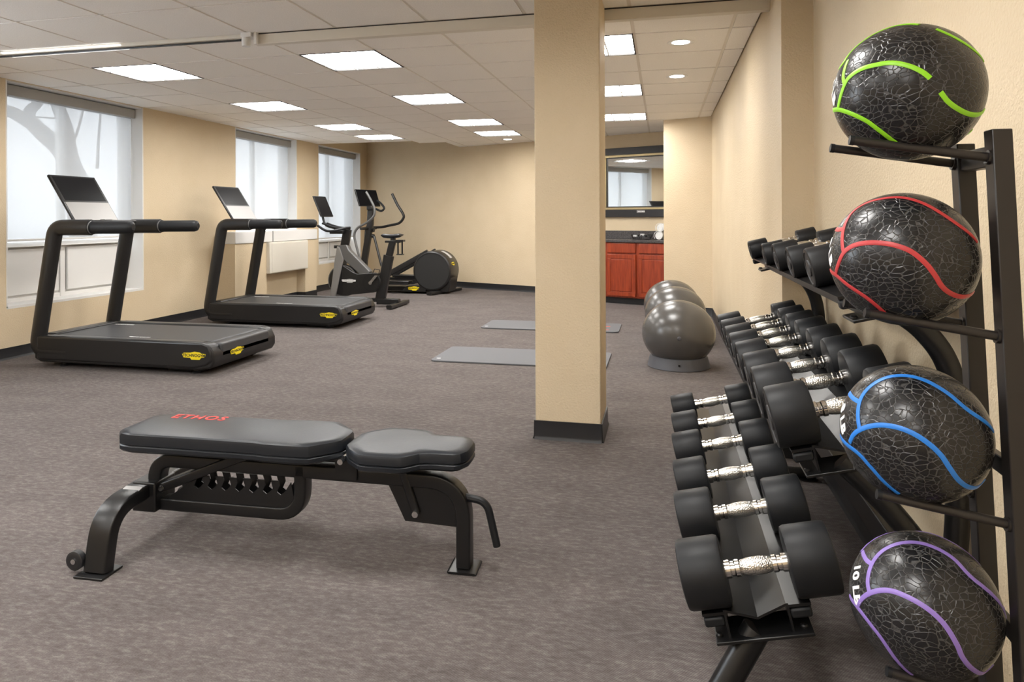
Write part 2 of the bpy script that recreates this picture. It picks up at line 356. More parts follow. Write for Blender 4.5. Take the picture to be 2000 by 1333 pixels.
# ------------------------------------------------------------------ windows
def window(k, ya, yb, zb, low):
    xo = LW-.24; z1 = H-.005
    wo = struct(MB().box(xo-.05, xo, ya, ya+.05, zb, z1).box(xo-.05, xo, yb-.05, yb, zb, z1).box(xo-.05, xo, ya, yb, z1-.06, z1).box(xo-.05, xo, ya, yb, zb, zb+.05)
                .box(xo-.05, xo+.005, (ya+yb)/2-.03, (ya+yb)/2+.03, zb, z1).build('window_%d' % k, 'white_paint', None, .004), 'white framed window in a deep reveal')
    MB().box(LW-TH, LW+.001, yb-.012, yb+.001, zb, z1).build('reveal', 'white_paint', wo); MB().box(LW-TH, LW+.001, ya-.001, ya+.012, zb, z1).build('reveal', 'white_paint', wo)
    MB().box(LW-TH, LW+.001, ya, yb, zb-.01, zb+.012).build('reveal_ledge', 'white_paint', wo)
    MB().box(LW-TH, LW-.01, ya, yb, z1-.012, z1).build('reveal_head', 'white_paint', wo)
    ym = (ya+yb)/2
    for a, b in ((ya+.05, ym-.03), (ym+.03, yb-.05)): MB().box(xo-.03, xo-.024, a, b, low, z1-.06).build('pane', 'glass', wo)
    if low > zb+.1:
        MB().box(xo-.05, xo+.06, ya+.012, yb-.012, low-.05, low).build('window_sill', 'white_paint', wo, .004)
        MB().box(xo-.04, xo-.02, ya, yb, zb, low).build('backing', 'white_paint', wo)
        for a, b in ((ya+.07, ym-.05), (ym+.05, yb-.07)):
            MB().box(xo-.012, xo+.012, a, b, zb+.07, low-.07).build('panel', 'white_paint', wo, .006)
    return wo
NAMES = ['beside the treadmill near the ceiling track', 'above the white wall shelf', 'by the back corner behind the elliptical trainer', 'near the front of the room', 'at the front end']
for k, ((ya, yb, zb), nm) in enumerate(zip(WIN, NAMES), 1):
    low = (1.0, 1.03, .84, 1.0, 1.0)[k-1]; window(k, ya, yb, zb, low)
    if k > 3: continue  # added window left without a shade to let more daylight in
    sh = thing('roller_shade', 'white roller shade lowered over the window '+nm, 'shade', (LW, ya, 0), 0, 'roller shades on the window wall')
    wd = yb-ya
    MB().box(-.19, -.085, .014, wd-.014, H-.12, H-.025).build('cassette', 'cassette_grey', sh, .006)
    MB().add([(-.15, .0125, low+.012), (-.15, wd-.0125, low+.012), (-.15, wd-.0125, H-.10), (-.15, .0125, H-.10)], [(0, 1, 2, 3)]).build('cloth', 'shade_cloth', sh)
    MB().box(-.156, -.144, .0125, wd-.0125, low+.002, low+.024).build('hem_bar', 'white_paint', sh, .003)
    MB().cyl((-.12, wd-.03, 1.25), (-.12, wd-.03, H-.1), .003, 6).build('pull_chain', 'white_paint', sh)
# boxed-out wall unit below window 2
EX = -5.22; EA, EB = 7.84, 9.97; NA, NB = 8.56, 9.62
eo = struct(MB().box(LW, EX, EA, NA, 0, .88).box(LW, EX, NB, EB, 0, .88).box(LW, EX-.14, NA, NB, 0, .88).build('wall_box_out', 'wall_paint'), 'tan boxed-out wall section under the window')
basestrip('box_out_base', [(LW, EA), (EX, EA), (EX, NA), (EX-.14, NA), (EX-.14, NB), (EX, NB), (EX, EB), (LW, EB)], .095, .008, eo)
sf = thing('window_shelf', 'deep white shelf on top of the boxed-out wall', 'shelf', (EX, EA, .88))
MB().box(LW-EX+.002, .012, -.01, EB-EA+.01, .0, .15).build('shelf_board', 'white_paint', sf, .006)
MB().box(-.002, .02, .85, .87, .002, .148).build('seam', 'cassette_grey', sf)
ac = thing('wall_heater', 'cream metal heater cover hanging below the white window shelf', 'heater', (EX, NA, .45))
MB().box(-.13, .05, .0, NB-NA, 0, .425).build('cover', 'cream_box', ac, .006); MB().box(.05, .056, .05, NB-NA-.03, .012, .41).build('front_panel', 'cream_box', ac, .003)
# outside: ground whitened to bounce daylight inside; bare tree seen through the first shade
tag(MB().box(-40, LW-TH-.02, -20, 40, -.6, -.5).build('ground_outside', 'bounce_ground'), 'ground outside the windows, whitened to bounce daylight', kind='structure')
def onx(u, v, X): r = ray(u, v); return CAM+r*(X/r.x)
tr_ = thing('bare_tree', 'bare leafless tree outside the first window', 'tree', (0, 0, 0))
def branch(px, r0, r1, nm, X=-8.4):
    pts = spline([onx(u, v, X) for u, v in px], 5); n = len(pts)
    MB().tube(pts, 1, 10, True, [r0+(r1-r0)*i/(n-1) for i in range(n)]).build(nm, 'bark', tr_)
base = onx(150, 345, -8.4)
MB().tube([V(-8.4, base.y+.25, -.55), V(-8.4, base.y+.2, .3), base], 1, 12, True, [.28, .2, .17]).build('trunk', 'bark', tr_)
branch([(150, 345), (118, 292), (85, 262), (62, 240)], .14, .10, 'branch'); branch([(62, 240), (40, 228), (10, 215), (-30, 212)], .10, .06, 'branch')
branch([(56, 238), (58, 218), (72, 203), (92, 180)], .085, .05, 'branch'); branch([(150, 345), (136, 300), (128, 250), (112, 205), (95, 170)], .12, .07, 'branch')
branch([(142, 280), (153, 252), (161, 220), (168, 195)], .022, .012, 'branch'); branch([(190, 330), (192, 280), (196, 225), (193, 200)], .025, .012, 'branch'); branch([(15, 212), (40, 226), (75, 229), (120, 232)], .018, .01, 'branch')

# ------------------------------------------------------------------ ceiling lights
def make_troffer():
    t = thing('ceiling_light', 'x', 'ceiling light'); a = T-.012
    mb = MB()
    for x0, x1, y0, y1 in ((0, a, 0, .008), (0, a, a-.008, a), (0, .010, 0, a), (a-.010, a, 0, a)): mb.box(x0, x1, y0, y1, .002, .05)
    mb.build('frame', 'dark_plastic_rough', t)
    b = MB().box(.01, a-.01, .008, a-.008, .016, .02); b.build('diffuser', 'lamp_diffuser', t)
    for k in (1, 2):
        p = a*k/3
        MB().box(p-.005, p+.005, .01, a-.01, .002, .0155).build('louver_blade', 'white_paint', t); MB().box(.012, a-.012, p-.005, p+.005, .002, .0155).build('louver_blade', 'white_paint', t)
    return t
tro = make_troffer()
ordn = ['first', 'second', 'third', 'fourth']; cnt = {}
rows = {-7: 'in the row along the windows', -4: 'in the middle row', -1: 'in the row behind the column'}
for n_, (i, j) in enumerate(LIGHTS+[(a, b) for a in (-7, -4, -1) for b in (-5, -8, -11)]):  # lights before the beam are out of view, added for fill
    t = tro if n_ == 0 else copy_tree(tro)
    t.location = (GX+i*T+.006, GY+j*T+.006, H-.002 if j > -4 else H-.054)
    if j >= 0:
        k = cnt.get(i, 0); cnt[i] = k+1; t['label'] = 'square louvred ceiling light %s, %s beyond the beam' % (rows[i], ordn[k])
    else: t['label'] = 'added square ceiling fill light %s, %s before the beam' % (rows[i], ordn[(-5-j)//3])
    t['group'] = 'square ceiling lights'
def downlight(x, y, label):
    t = thing('downlight', label, 'downlight', (x, y, H), 0, 'round downlights')
    MB().lathe([(.062, .0), (.085, -.004), (.092, -.002), (.094, .003)], (0, 0, 0)).build('trim_ring', 'white_paint', t)
    MB().lathe([(0, -.003), (.05, -.003), (.064, .001)], (0, 0, 0)).build('lens', 'downlight_lens', t)
downlight(.125, 5.05, 'round downlight between the ceiling beam and the dumbbell rack wall'); downlight(.122, 6.27, 'round downlight over the grey exercise balls'); downlight(-2.34, 10.68, 'round downlight close to the back wall')

# ------------------------------------------------------------------ alcove: mirror, cabinet, things on the counter
RZ = math.atan(SL); AO = (0, BWC, 0)
mi = thing('wall_mirror', 'wide mirror in a black frame with a gold inner edge above the cherry cabinet', 'mirror', AO, RZ)
X0, X1 = -1.0, .42
mb = MB(); mb.box(X0, X1, -.05, -.004, 2.115, 2.216).box(X0, X1, -.05, -.004, 1.2, 1.305).box(X0, X0+.105, -.05, -.004, 1.305, 2.115).box(X1-.105, X1, -.05, -.004, 1.305, 2.115); mb.build('frame', 'frame_black', mi, .004)
mb = MB(); a, b = X0+.105, X1-.105
mb.box(a, b, -.045, -.004, 2.08, 2.115).box(a, b, -.045, -.004, 1.305, 1.34).box(a, a+.03, -.045, -.004, 1.34, 2.08).box(b-.03, b, -.045, -.004, 1.34, 2.08); mb.build('gilt_edge', 'gold', mi, .006)
mb = MB(); a, b = a+.03, b-.03
mb.box(a, b, -.036, -.004, 2.065, 2.08).box(a, b, -.036, -.004, 1.34, 1.355).box(a, a+.014, -.036, -.004, 1.355, 2.065).box(b-.014, b, -.036, -.004, 1.355, 2.065); mb.build('inner_liner', 'frame_black', mi)
MB().box(a+.01, b-.01, -.02, -.015, 1.35, 2.07).build('mirror_glass', 'mirror', mi)
MB().box(-.375, -.25, -.053, -.049, 1.262, 1.298).build('name_plate', 'brushed_silver', mi)
for k in range(5): MB().box(-.36+k*.022, -.343+k*.022, -.0545, -.053, 1.274, 1.286).build('plate_mark', 'print_white', mi)
DEP = (BWC-9.63)*.928                    # cabinet depth
cb = thing('base_cabinet', 'cherry wood base cabinet with raised panel doors under the granite counter', 'cabinet', AO, RZ)
F_ = -DEP; CA, CB_ = -1.26, .52
MB().box(CA, CB_, F_+.002, -.005, .09, .85).build('body', 'cherry_wood', cb, .003); MB().box(CA, CB_, F_+.06, -.01, 0, .09).build('toe_kick', 'rubber_base', cb)
pw = .468; k0 = -.565
for k in range(-1, 2):
    xa = k0+k*pw; xb = xa+.425
    if xb > CB_: xb = CB_-.01
    MB().box(xa, xb, F_-.018, F_+.001, .705, .842).build('drawer_front', 'cherry_wood', cb, .009, 3)
    d = MB().box(xa, xb, F_-.018, F_+.001, .112, .685).build('door', 'cherry_wood', cb, .004)
    fr = MB(); yb_, yf = F_-.026, F_-.017
    fr.box(xa, xb, yb_, yf, .112, .165).box(xa, xb, yb_, yf, .632, .685).box(xa, xa+.05, yb_, yf, .165, .632).box(xb-.05, xb, yb_, yf, .165, .632); fr.build('door_rail', 'cherry_wood', d, .005)
    MB().box(xa+.065, xb-.065, F_-.025, F_-.017, .18, .617).build('raised_panel', 'cherry_wood', d, .007)
ct = thing('countertop', 'dark speckled granite countertop with a low backsplash', 'countertop', AO, RZ)
MB().box(CA-.01, CB_+.01, F_-.035, -.004, .851, .888).build('slab', 'granite', ct, .005); MB().box(CA, CB_+.01, -.028, -.004, .888, 1.0).build('backsplash', 'granite', ct, .003)
bk = thing('wire_basket', 'black basket of small items on the granite counter', 'basket', (-.17*ux-.36*.371, BWC-.17*uy-.36*.928, .889), RZ)
mb = MB()
for r_, z_ in ((.10, .006), (.115, .035), (.125, .065)): mb.tube([V(r_*1.25*math.cos(a), r_*.8*math.sin(a), z_) for a in [2*math.pi*i/24 for i in range(25)]], .004, 6)
for i in range(24):
    a = 2*math.pi*i/24; mb.tube([V(.125*math.cos(a), .08*math.sin(a), .004), V(.156*math.cos(a), .10*math.sin(a), .066)], .003, 5)
mb.pxy([(.12*math.cos(2*math.pi*i/20), .076*math.sin(2*math.pi*i/20)) for i in range(20)], .001, .005); mb.build('basket_body', 'black_metal', bk)
for i in range(6):
    MB().box(-.03, .03, -.012, .012, 0, .03).build('packet', 'print_white' if i % 3 == 0 else 'dark_silver', bk, .003).matrix_local = Matrix.Translation((-.09+.036*i, .02*math.sin(i*2), .036+.01*(i % 2))) @ Matrix.Rotation(i*1.1, 4, 'Z') @ Matrix.Rotation(.4*(i % 3), 4, 'X')
tw = V(.135*ux, BWC+.135*uy, 0)+V(-.371, -.928, 0)*.36
for k, (dx, dz, lab) in enumerate(((0, .06, 'rolled white towel under another towel by the alcove wall'), (.02, .165, 'rolled white towel lying on top of another towel by the alcove wall'))):
    t = thing('rolled_towel', lab, 'towel', (tw.x+dx, tw.y, .889+dz), RZ+math.pi/2)
    t.rotation_euler = (0, 0, RZ)
    mb = MB(); pr = []
    for i in range(40): a = i*.42; r_ = .016+.0024*i*.42*1.35; pr.append((r_*math.cos(a), r_*math.sin(a)))
    R_ = .056
    mb.lathe([(0, -.13), (R_*.6, -.133), (R_*.93, -.125), (R_, -.11), (R_*1.02, 0), (R_, .11), (R_*.93, .125), (R_*.6, .133), (0, .13)], (0, 0, 0), 'y', 28); mb.build('roll', 'towel', t)
    MB().sweep([V(p[0], -.134, p[1]) for p in pr], [(.002, .004), (-.002, .004), (-.002, -.004), (.002, -.004)], (0, 1, 0)).build('spiral_edge', 'towel', t)

# ------------------------------------------------------------------ badges
def badge(parent, mtx, wd, hg, txt='TECHNOGYM', col='badge_yellow', tcol='print_black'):
    b = MB(); k = hg/2
    poly = [(-wd/2, k*.35), (-wd/2+k*.5, k*.62), (-wd*.16, k*.7), (wd*.02, k*1.0), (wd*.26, k*.85), (wd*.3, k*.62), (wd/2, k*.5), (wd*.47, -k*.25), (wd*.3, -k*.45), (wd*.24, -k*.95), (-wd*.1, -k*1.0), (-wd*.16, -k*.55), (-wd*.44, -k*.5)]
    b.pxy(poly, 0, .003); o = b.build('badge', col, parent, label='irregular %s logo badge' % ('yellow' if 'yellow' in col else 'grey')); o.matrix_local = mtx
    text('lettering', txt, wd*.155, tcol, o, Matrix.Translation((0, .02*hg, .0034)), .0008)
    return o
# ------------------------------------------------------------------ treadmill
def make_treadmill():
    t = thing('treadmill', 'x', 'treadmill'); W = .90; LN = 1.77
    side = [(.10, .065), (.16, .04), (1.64, .04), (1.735, .055), (1.765, .10), (1.765, .165), (1.735, .225), (1.69, .238), (.10, .222)]
    MB().pxz(side, .01, W-.01).build('deck_housing', 'dark_plastic', t, .012)
    for y0, y1 in ((0, .105), (W-.105, W)):
        sp = [(.13, .06), (1.60, .052), (1.70, .075), (1.755, .11), (1.752, .175), (1.725, .235), (1.67, .252), (.13, .252)]
        MB().pxz(sp, y0, y1).build('side_rail', 'rail_grey' if 0 else 'dark_plastic', t, .016, 3)
        MB().box(.22, 1.66, y0+.018, y1-.018, .2525, .2545).build('foot_strip', 'rail_grey', t)
    MB().box(.17, 1.685, .118, W-.118, .18, .2465).build('running_belt', 'belt', t, .02, 3)
    MB().box(.12, .22, .105, W-.105, .21, .262).build('motor_hood', 'dark_plastic', t, .012)
    MB().box(1.69, 1.765, .11, W-.11, .12, .236).build('rear_cover', 'rail_grey', t, .018, 3)
    MB().box(.30, 1.3, .16, W-.16, .012, .05).build('base_frame', 'dark_plastic_rough', t)
    MB().box(1.30, 1.62, .08, W-.08, .012, .05).build('rear_skid', 'dark_plastic_rough', t, .008)
    for x in (.32, 1.56):
        for y in (.09, W-.09): MB().lathe([(0, 0), (.032, 0), (.034, .012), (.022, .018), (.02, .05), (0, .05)], (x, y, 0), 'z', 16).build('foot', 'rubber_base', t)
    oval = [(.056*math.cos(a), .045*math.sin(a)) for a in [2*math.pi*i/20 for i in range(20)]]
    for y in (.05, W-.05):
        path = fillet([V(.42, y, .125), V(.085, y, .125), V(.272, y, 1.135), V(.62, y, 1.135)], [.09, .09], 8)
        pb = MB().sweep(path, [(p[0]*1.15, p[1]*1.15) for p in oval], (0, 1, 0)).build('upright', 'dark_plastic', t)
        MB().sweep([V(.62, y, 1.135), V(.66, y, 1.135), V(.98, y, 1.137), V(1.005, y, 1.137), V(1.02, y, 1.137)], oval, (0, 1, 0), True, [1.1, .92, .92, .8, .45]).build('hand_grip', 'rubber', t)
        MB().lathe([(.054, -.006), (.056, -.004), (.056, .004), (.054, .006)], (.635, y, 1.135), 'x', 24).build('grip_collar', 'dark_silver', t)
    MB().sweep([V(.30, .06, 1.145), V(.30, W-.06, 1.145)], rrect(.075, .06, .025), (0, 0, 1)).build('crossbar', 'dark_plastic', t)
    MB().box(.27, .50, .20, .70, 1.165, 1.195).build('console_tray', 'dark_plastic', t, .012, 3)
    MB().box(.42, .47, .36, .44, 1.194, 1.199).build('key_pad', 'brushed_silver', t)
    bot, top = V(.31, 0, 1.19), V(.045, 0, 1.585); upv = (top-bot); ln = upv.length; upv.normalize(); yv = V(0, 1, 0); nv = yv.cross(upv)
    if nv.x < 0: nv = -nv
    c = (bot+top)/2+V(0, .45, 0)
    hs = MB().obox(c-nv*.012, yv*.25, upv*(ln/2), nv*.012).build('display_housing', 'black_metal', t, .01, 3)
    cs = bot+upv*(ln*.695)+V(0, .45, 0); MB().obox(cs+nv*.0008, yv*.225, upv*(ln*.262), nv*.001).build('screen', 'screen_glass', t)
    MB().obox(cs+nv*.0002, yv*.245, upv*(ln*.292), nv*.001).build('screen_border', 'black_metal', t)
    cp = bot+upv*(ln*.20)+V(0, .45, 0); MB().obox(cp+nv*.001, yv*.236, upv*(ln*.198), nv*.0015).build('control_panel', 'brushed_silver', t)
    badge(t, frame((1.60, -.0005, .152), (1, 0, -.02), (0, 0, 1)), .205, .062)
    badge(t, frame((1.7665, .31, .142), (0, 1, 0), (0, 0, 1)), .185, .06)
    text('belt_lettering', 'TECHNOGYM', .032, 'print_white', t, frame((.98, .155, .2475), (1, 0, 0), (0, 1, 0)))
    text('belt_lettering', 'TECHNOGYM', .032, 'print_white', t, frame((.36, .70, .2475), (1, 0, 0), (0, 1, 0)))
    return t
t1 = make_treadmill(); t1.location = (-5.1, 4.72, 0); t1['label'] = 'black treadmill in front of the window with the tree shadow'; t1['group'] = 'treadmills facing the windows'
t2 = copy_tree(t1); t2.location = (-5.125, 7.0, 0); t2['label'] = 'black treadmill standing between the other treadmill and the exercise bike'

# ------------------------------------------------------------------ exercise bike (local x = X+4.1, y = Y-8.95)
bi = thing('exercise_bike', 'black and silver upright exercise bike with a tablet screen', 'exercise bike', (-4.1, 8.95, 0))
def bx_(x): return x+4.1
MB().lathe([(0, -.05), (.19, -.05), (.215, -.04), (.222, 0), (.215, .04), (.19, .05), (0, .05)], (bx_(-4.27), 0, .345), 'y', 40).build('flywheel_housing', 'dark_plastic', bi)
MB().lathe([(.20, -.056), (.212, -.056), (.212, -.045), (.2, -.045)], (bx_(-4.27), 0, .345), 'y', 40).build('rim', 'dark_silver', bi)
poly = [(bx_(-4.27), .14), (bx_(-3.85), .19)]+[(bx_(-3.84)+.135*math.cos(a), .325+.135*math.sin(a)) for a in [math.radians(-80+i*16) for i in range(11)]]+[(bx_(-4.05), .44), (bx_(-4.12), .47), (bx_(-4.27), .56)]
MB().pxz(poly, -.062, .04).build('chain_case', 'dark_plastic', bi, .01, 3)
badge(bi, frame((bx_(-4.17), -.064, .345), (1, 0, 0), (0, 0, 1)), .21, .055, col='badge_grey', tcol='print_white')
MB().lathe([(.105, -.072), (.125, -.072), (.125, -.06), (.105, -.06)], (bx_(-3.84), 0, .325), 'y', 32).build('chain_ring', 'black_metal', bi)
for s in (-1, 1):
    MB().pxz([(bx_(-4.30), .80), (bx_(-4.245), .64), (bx_(-4.37), .09), (bx_(-4.45), .09), (bx_(-4.37), .64), (bx_(-4.335), .82)], s*.068-.012, s*.068+.012).build('fork_blade', 'brushed_silver', bi, .005)
MB().pxz([(bx_(-4.335), .83), (bx_(-4.205), .835), (bx_(-4.17), .76), (bx_(-3.865), .475), (bx_(-3.93), .36), (bx_(-4.24), .62), (bx_(-4.37), .65)], -.055, .055).build('main_frame', 'dark_silver', bi, .012, 3)
MB().sweep([V(bx_(-4.262), 0, .80), V(bx_(-4.215), 0, 1.045)], rrect(.11, .07, .015), (0, 1, 0)).build('handlebar_post', 'black_metal', bi)
kn = MB().cyl((bx_(-4.33), 0, .80), (bx_(-4.38), 0, .805), .012, 12); kn.lathe([(0, -.02), (.028, -.02), (.03, 0), (.028, .02), (0, .02)], (bx_(-4.39), 0, .805), 'z', 12); kn.build('adjustment_knob', 'black_metal', bi)
hb = MB()
for s in (-1, 1):
    hb.tube(spline([V(bx_(-4.20), 0, 1.07), V(bx_(-4.22), s*.08, 1.065), V(bx_(-4.30), s*.19, 1.035), V(bx_(-4.42), s*.22, 1.03), V(bx_(-4.56), s*.20, 1.10)], 5), .017, 10)
    hb.tube(spline([V(bx_(-4.24), s*.05, 1.06), V(bx_(-4.40), s*.075, 1.08), V(bx_(-4.56), s*.065, 1.13)], 5), .014, 8)
hb.build('handlebar', 'rubber', bi)
MB().box(bx_(-4.44), bx_(-4.24), -.10, .10, .985, 1.03).build('handlebar_tray', 'black_metal', bi, .01)
MB().tube(spline([V(bx_(-4.40), 0, 1.06), V(bx_(-4.53), 0, 1.10), V(bx_(-4.57), 0, 1.16), V(bx_(-4.60), 0, 1.28)], 5), .018, 8).build('screen_arm', 'black_metal', bi)
c = V(bx_(-4.575), 0, 1.365); uv = V(-.13, 0, .30).normalized(); yv = V(0, 1, 0); nv = V(uv.z, 0, -uv.x)
MB().obox(c-nv*.008, yv*.18, uv*.155, nv*.01).build('display_housing', 'black_metal', bi, .008, 3); MB().obox(c+nv*.003, yv*.171, uv*.147, nv*.001).build('screen', 'screen_glass', bi)
MB().sweep([V(bx_(-3.735), 0, .10), V(bx_(-3.612), 0, .69)], rrect(.135, .085, .02), (0, 1, 0)).build('seat_tube', 'dark_plastic', bi)
MB().sweep([V(bx_(-3.63), 0, .60), V(bx_(-3.558), 0, .875)], rrect(.09, .06, .012), (0, 1, 0)).build('seat_post', 'black_metal', bi)
MB().box(bx_(-3.66), bx_(-3.44), -.03, .03, .865, .895).build('seat_slider', 'black_metal', bi, .006)
MB().box(bx_(-3.58), bx_(-3.52), -.02, .02, .89, .94).build('seat_clamp', 'black_metal', bi)
sd = MB(); rings = []
for i in range(11):
    f = i/10; x = bx_(-3.72)+.29*f; wd = .022+.07*max(0, (f-.35)/.65)**1.3; z = .965-.012*math.sin(f*math.pi)+.014*max(0, f-.6)
    rings.append([V(x, wd*math.cos(a), z+(.026 if math.sin(a) > 0 else .03)*math.sin(a)*(1 if 0 < i < 10 else .3)) for a in [2*math.pi*k/12 for k in range(12)]])
sd.add([p for r in rings for p in r], [(i*12+j, i*12+(j+1) % 12, (i+1)*12+(j+1) % 12, (i+1)*12+j) for i in range(10) for j in range(12)]+[tuple(range(11, -1, -1)), tuple(120+j for j in range(12))]); sd.build('saddle', 'vinyl', bi)
bo = MB()
for s in (-.03, .03): bo.tube([V(bx_(-3.45)+s, 0, .71), V(bx_(-3.45)+s, 0, .89)], .012, 8)
bo.box(bx_(-3.50), bx_(-3.39), -.04, .04, .88, .905).box(bx_(-3.49), bx_(-3.405), -.035, .035, .70, .715); bo.build('bottle_holder', 'black_metal', bi)
MB().sweep([V(bx_(-3.48), -.33, .035), V(bx_(-3.48), .33, .035)], rrect(.075, .05, .012), (0, 0, 1)).build('stabilizer', 'dark_plastic', bi)
MB().sweep([V(bx_(-4.41), -.24, .035), V(bx_(-4.41), .24, .035)], rrect(.075, .05, .012), (0, 0, 1)).build('stabilizer', 'dark_plastic', bi)
MB().box(bx_(-3.78), bx_(-3.46), -.045, .045, .03, .11).build('rear_bracket', 'dark_plastic', bi, .01)
MB().box(bx_(-4.42), bx_(-3.75), -.03, .03, .06, .11).build('base_rail', 'dark_plastic', bi, .006)
for s in (-1, 1):
    cr = MB().obox((bx_(-3.84)-s*.05, s*.095, .325+s*-.06), (.055, 0, .062), (.012, 0, -.012), (0, .009, 0)); cr.lathe([(0, -.02), (.025, -.02), (.025, .02), (0, .02)], (bx_(-3.84), s*.085, .325), 'y', 12); cr.build('crank_arm', 'steel_bolt', bi)
    pc = V(bx_(-3.84)-s*.105, s*.15, .325-s*.122)
    pd = MB().obox(pc, (.045, 0, 0), (0, .045, 0), (0, 0, .012)); pd.tube([pc+V(.04, 0, .01), pc+V(.05, 0, .06), pc+V(-.02, 0, .07), pc+V(-.05, 0, .01)], .006, 6); pd.build('pedal', 'black_metal', bi)

# ------------------------------------------------------------------ elliptical trainer (local x = X+4, y = Y-10.75)
def ey(u, v, Y): r = ray(600+u/5.127, 360+v/5.127); p = CAM+r*(Y/r.y); return V(p.x+4, p.y-10.75, p.z)
el = thing('elliptical_trainer', 'black elliptical trainer with a round rear drum and curved moving handles', 'elliptical trainer', (-4, 10.75, 0))
cx, czz, R_ = .47, .365, .315
MB().lathe([(R_-.03, -.235), (R_-.008, -.225), (R_, -.20), (R_, .20), (R_-.008, .225), (R_-.03, .235)], (cx, 0, czz), 'y', 48).build('drum_housing', 'dark_plastic', el)
for s in (-1, 1): MB().lathe([(0, s*.228), (R_-.028, s*.228), (R_-.026, s*.215), (0, s*.215)], (cx, 0, czz), 'y', 48).build('drum_disc', 'rail_grey' if 0 else 'dark_plastic_rough', el)
MB().pxz([(cx-.15, .03), (cx+R_-.06, .03), (cx+R_-.04, .12), (cx+R_-.005, czz), (cx, czz)], -.18, .22).build('drum_base', 'dark_plastic', el, .01)
arcs = [(cx+(R_+.002)*math.cos(math.radians(a)), (R_+.002)*math.sin(math.radians(a))+czz) for a in range(38, 78, 5)]
MB().add([V(p[0], y, p[1]) for p in arcs for y in (-.06, .06)], [(2*i, 2*i+1, 2*i+3, 2*i+2) for i in range(len(arcs)-1)]).build('drum_label', 'badge_grey', el)
a = math.radians(20); badge(el, frame((cx+(R_+.002)*math.cos(a), -.06, czz+(R_+.002)*math.sin(a)), (0, 1, 0), (-math.sin(a), 0, math.cos(a))), .17, .06)
MB().sweep([V(cx+.02, -.42, .03), V(cx+.26, -.42+.84, .03)], rrect(.10, .05, .015), (0, 0, 1)).build('stabilizer', 'dark_plastic', el)
MB().box(-.78, cx, -.11, .11, .03, .10).build('base_beam', 'dark_plastic', el, .012); MB().pxz([(-.05, .03), (cx-.1, .03), (cx-.1, .16), (.05, .12)], -.22, .22).build('base_cover', 'dark_plastic', el, .012)
badge(el, frame((.165, -.222, .085), (1, 0, 0), (0, 0, 1)), .19, .07)
MB().sweep([V(-.75, -.28, .03), V(-.75, .28, .03)], rrect(.08, .05, .015), (0, 0, 1)).build('stabilizer', 'dark_plastic', el)
MB().sweep([V(-.80, 0, .08), V(-.765, 0, .50), V(-.66, 0, 1.10), V(-.645, 0, 1.36)], rrect(.10, .09, .02), (0, 1, 0)).build('mast', 'dark_plastic', el)
MB().cyl(ey(670, 520, 10.7), ey(745, 820, 10.6), .02, 10).build('link_rod', 'dark_plastic', el)
for s in (-1, 1):
    MB().sweep([V(.40, s*.20, .66), V(-.27, s*.20, .30), V(-.36, s*.20, .255)], rrect(.085, .05, .012), (0, 1, 0)).build('pedal_arm', 'dark_plastic', el)
    MB().box(-.30, .10, s*.20-.085, s*.20+.085, .175+s*.03, .215+s*.03).build('pedal', 'rubber_base', el, .015)
    MB().box(-.31, .11, s*.20-.095, s*.20+.095, .205+s*.03, .235+s*.03).build('pedal_rim', 'dark_plastic', el, .01)
Yn_, Yf_ = 10.46, 11.04
MB().tube(spline([ey(590, 75, Yn_), ey(640, 165, Yn_), ey(672, 240, Yn_), ey(668, 315, Yn_), ey(610, 375, Yn_), ey(505, 440, Yn_), ey(472, 510, Yn_), ey(490, 610, Yn_), ey(520, 720, Yn_), ey(560, 850, Yn_)], 6), .019, 10).build('moving_handle', 'dark_silver', el)
MB().tube(spline([ey(850, 95, Yf_), ey(900, 200, Yf_), ey(955, 290, Yf_), ey(965, 335, Yf_), ey(920, 390, Yf_), ey(830, 412, Yf_), ey(740, 430, Yf_), ey(590, 435, Yf_)], 6), .022, 10).build('moving_handle', 'dark_plastic', el)
p = ey(590, 435, Yf_); MB().tube([p, V(p.x-.03, p.y, .7), V(p.x+.02, p.y, .25)], .02, 8).build('handle_lever', 'dark_plastic', el)
MB().tube([V(-.69, -.30, 1.03), V(-.69, .30, 1.03)], .022, 10).build('pivot_axle', 'dark_plastic', el)
MB().tube(spline([ey(690, 250, 10.7), ey(740, 268, 10.65), ey(770, 240, 10.65), ey(740, 195, 10.7), ey(700, 165, 10.75)], 5), .018, 8).build('fixed_grip', 'rubber', el)
for zz in (.905, 1.0): MB().lathe([(0, -.02), (.03, -.02), (.03, .02), (0, .02)], (-.60, -.03, zz), 'x', 12).build('knob', 'black_metal', el)
c = V(-.70, 0, 1.53); yv = V(.33, .944, 0); uv = V(-.094, .033, .27).normalized(); nv = yv.cross(uv)
MB().obox(c-nv*.01, yv*.25, uv*.145, nv*.012).build('display_housing', 'black_metal', el, .008, 3); MB().obox(c+nv*.003, yv*.238, uv*.135, nv*.001).build('screen', 'screen_glass', el)
MB().box(-.70, -.60, -.07, .07, 1.33, 1.40).build('screen_mount', 'dark_plastic', el, .015)

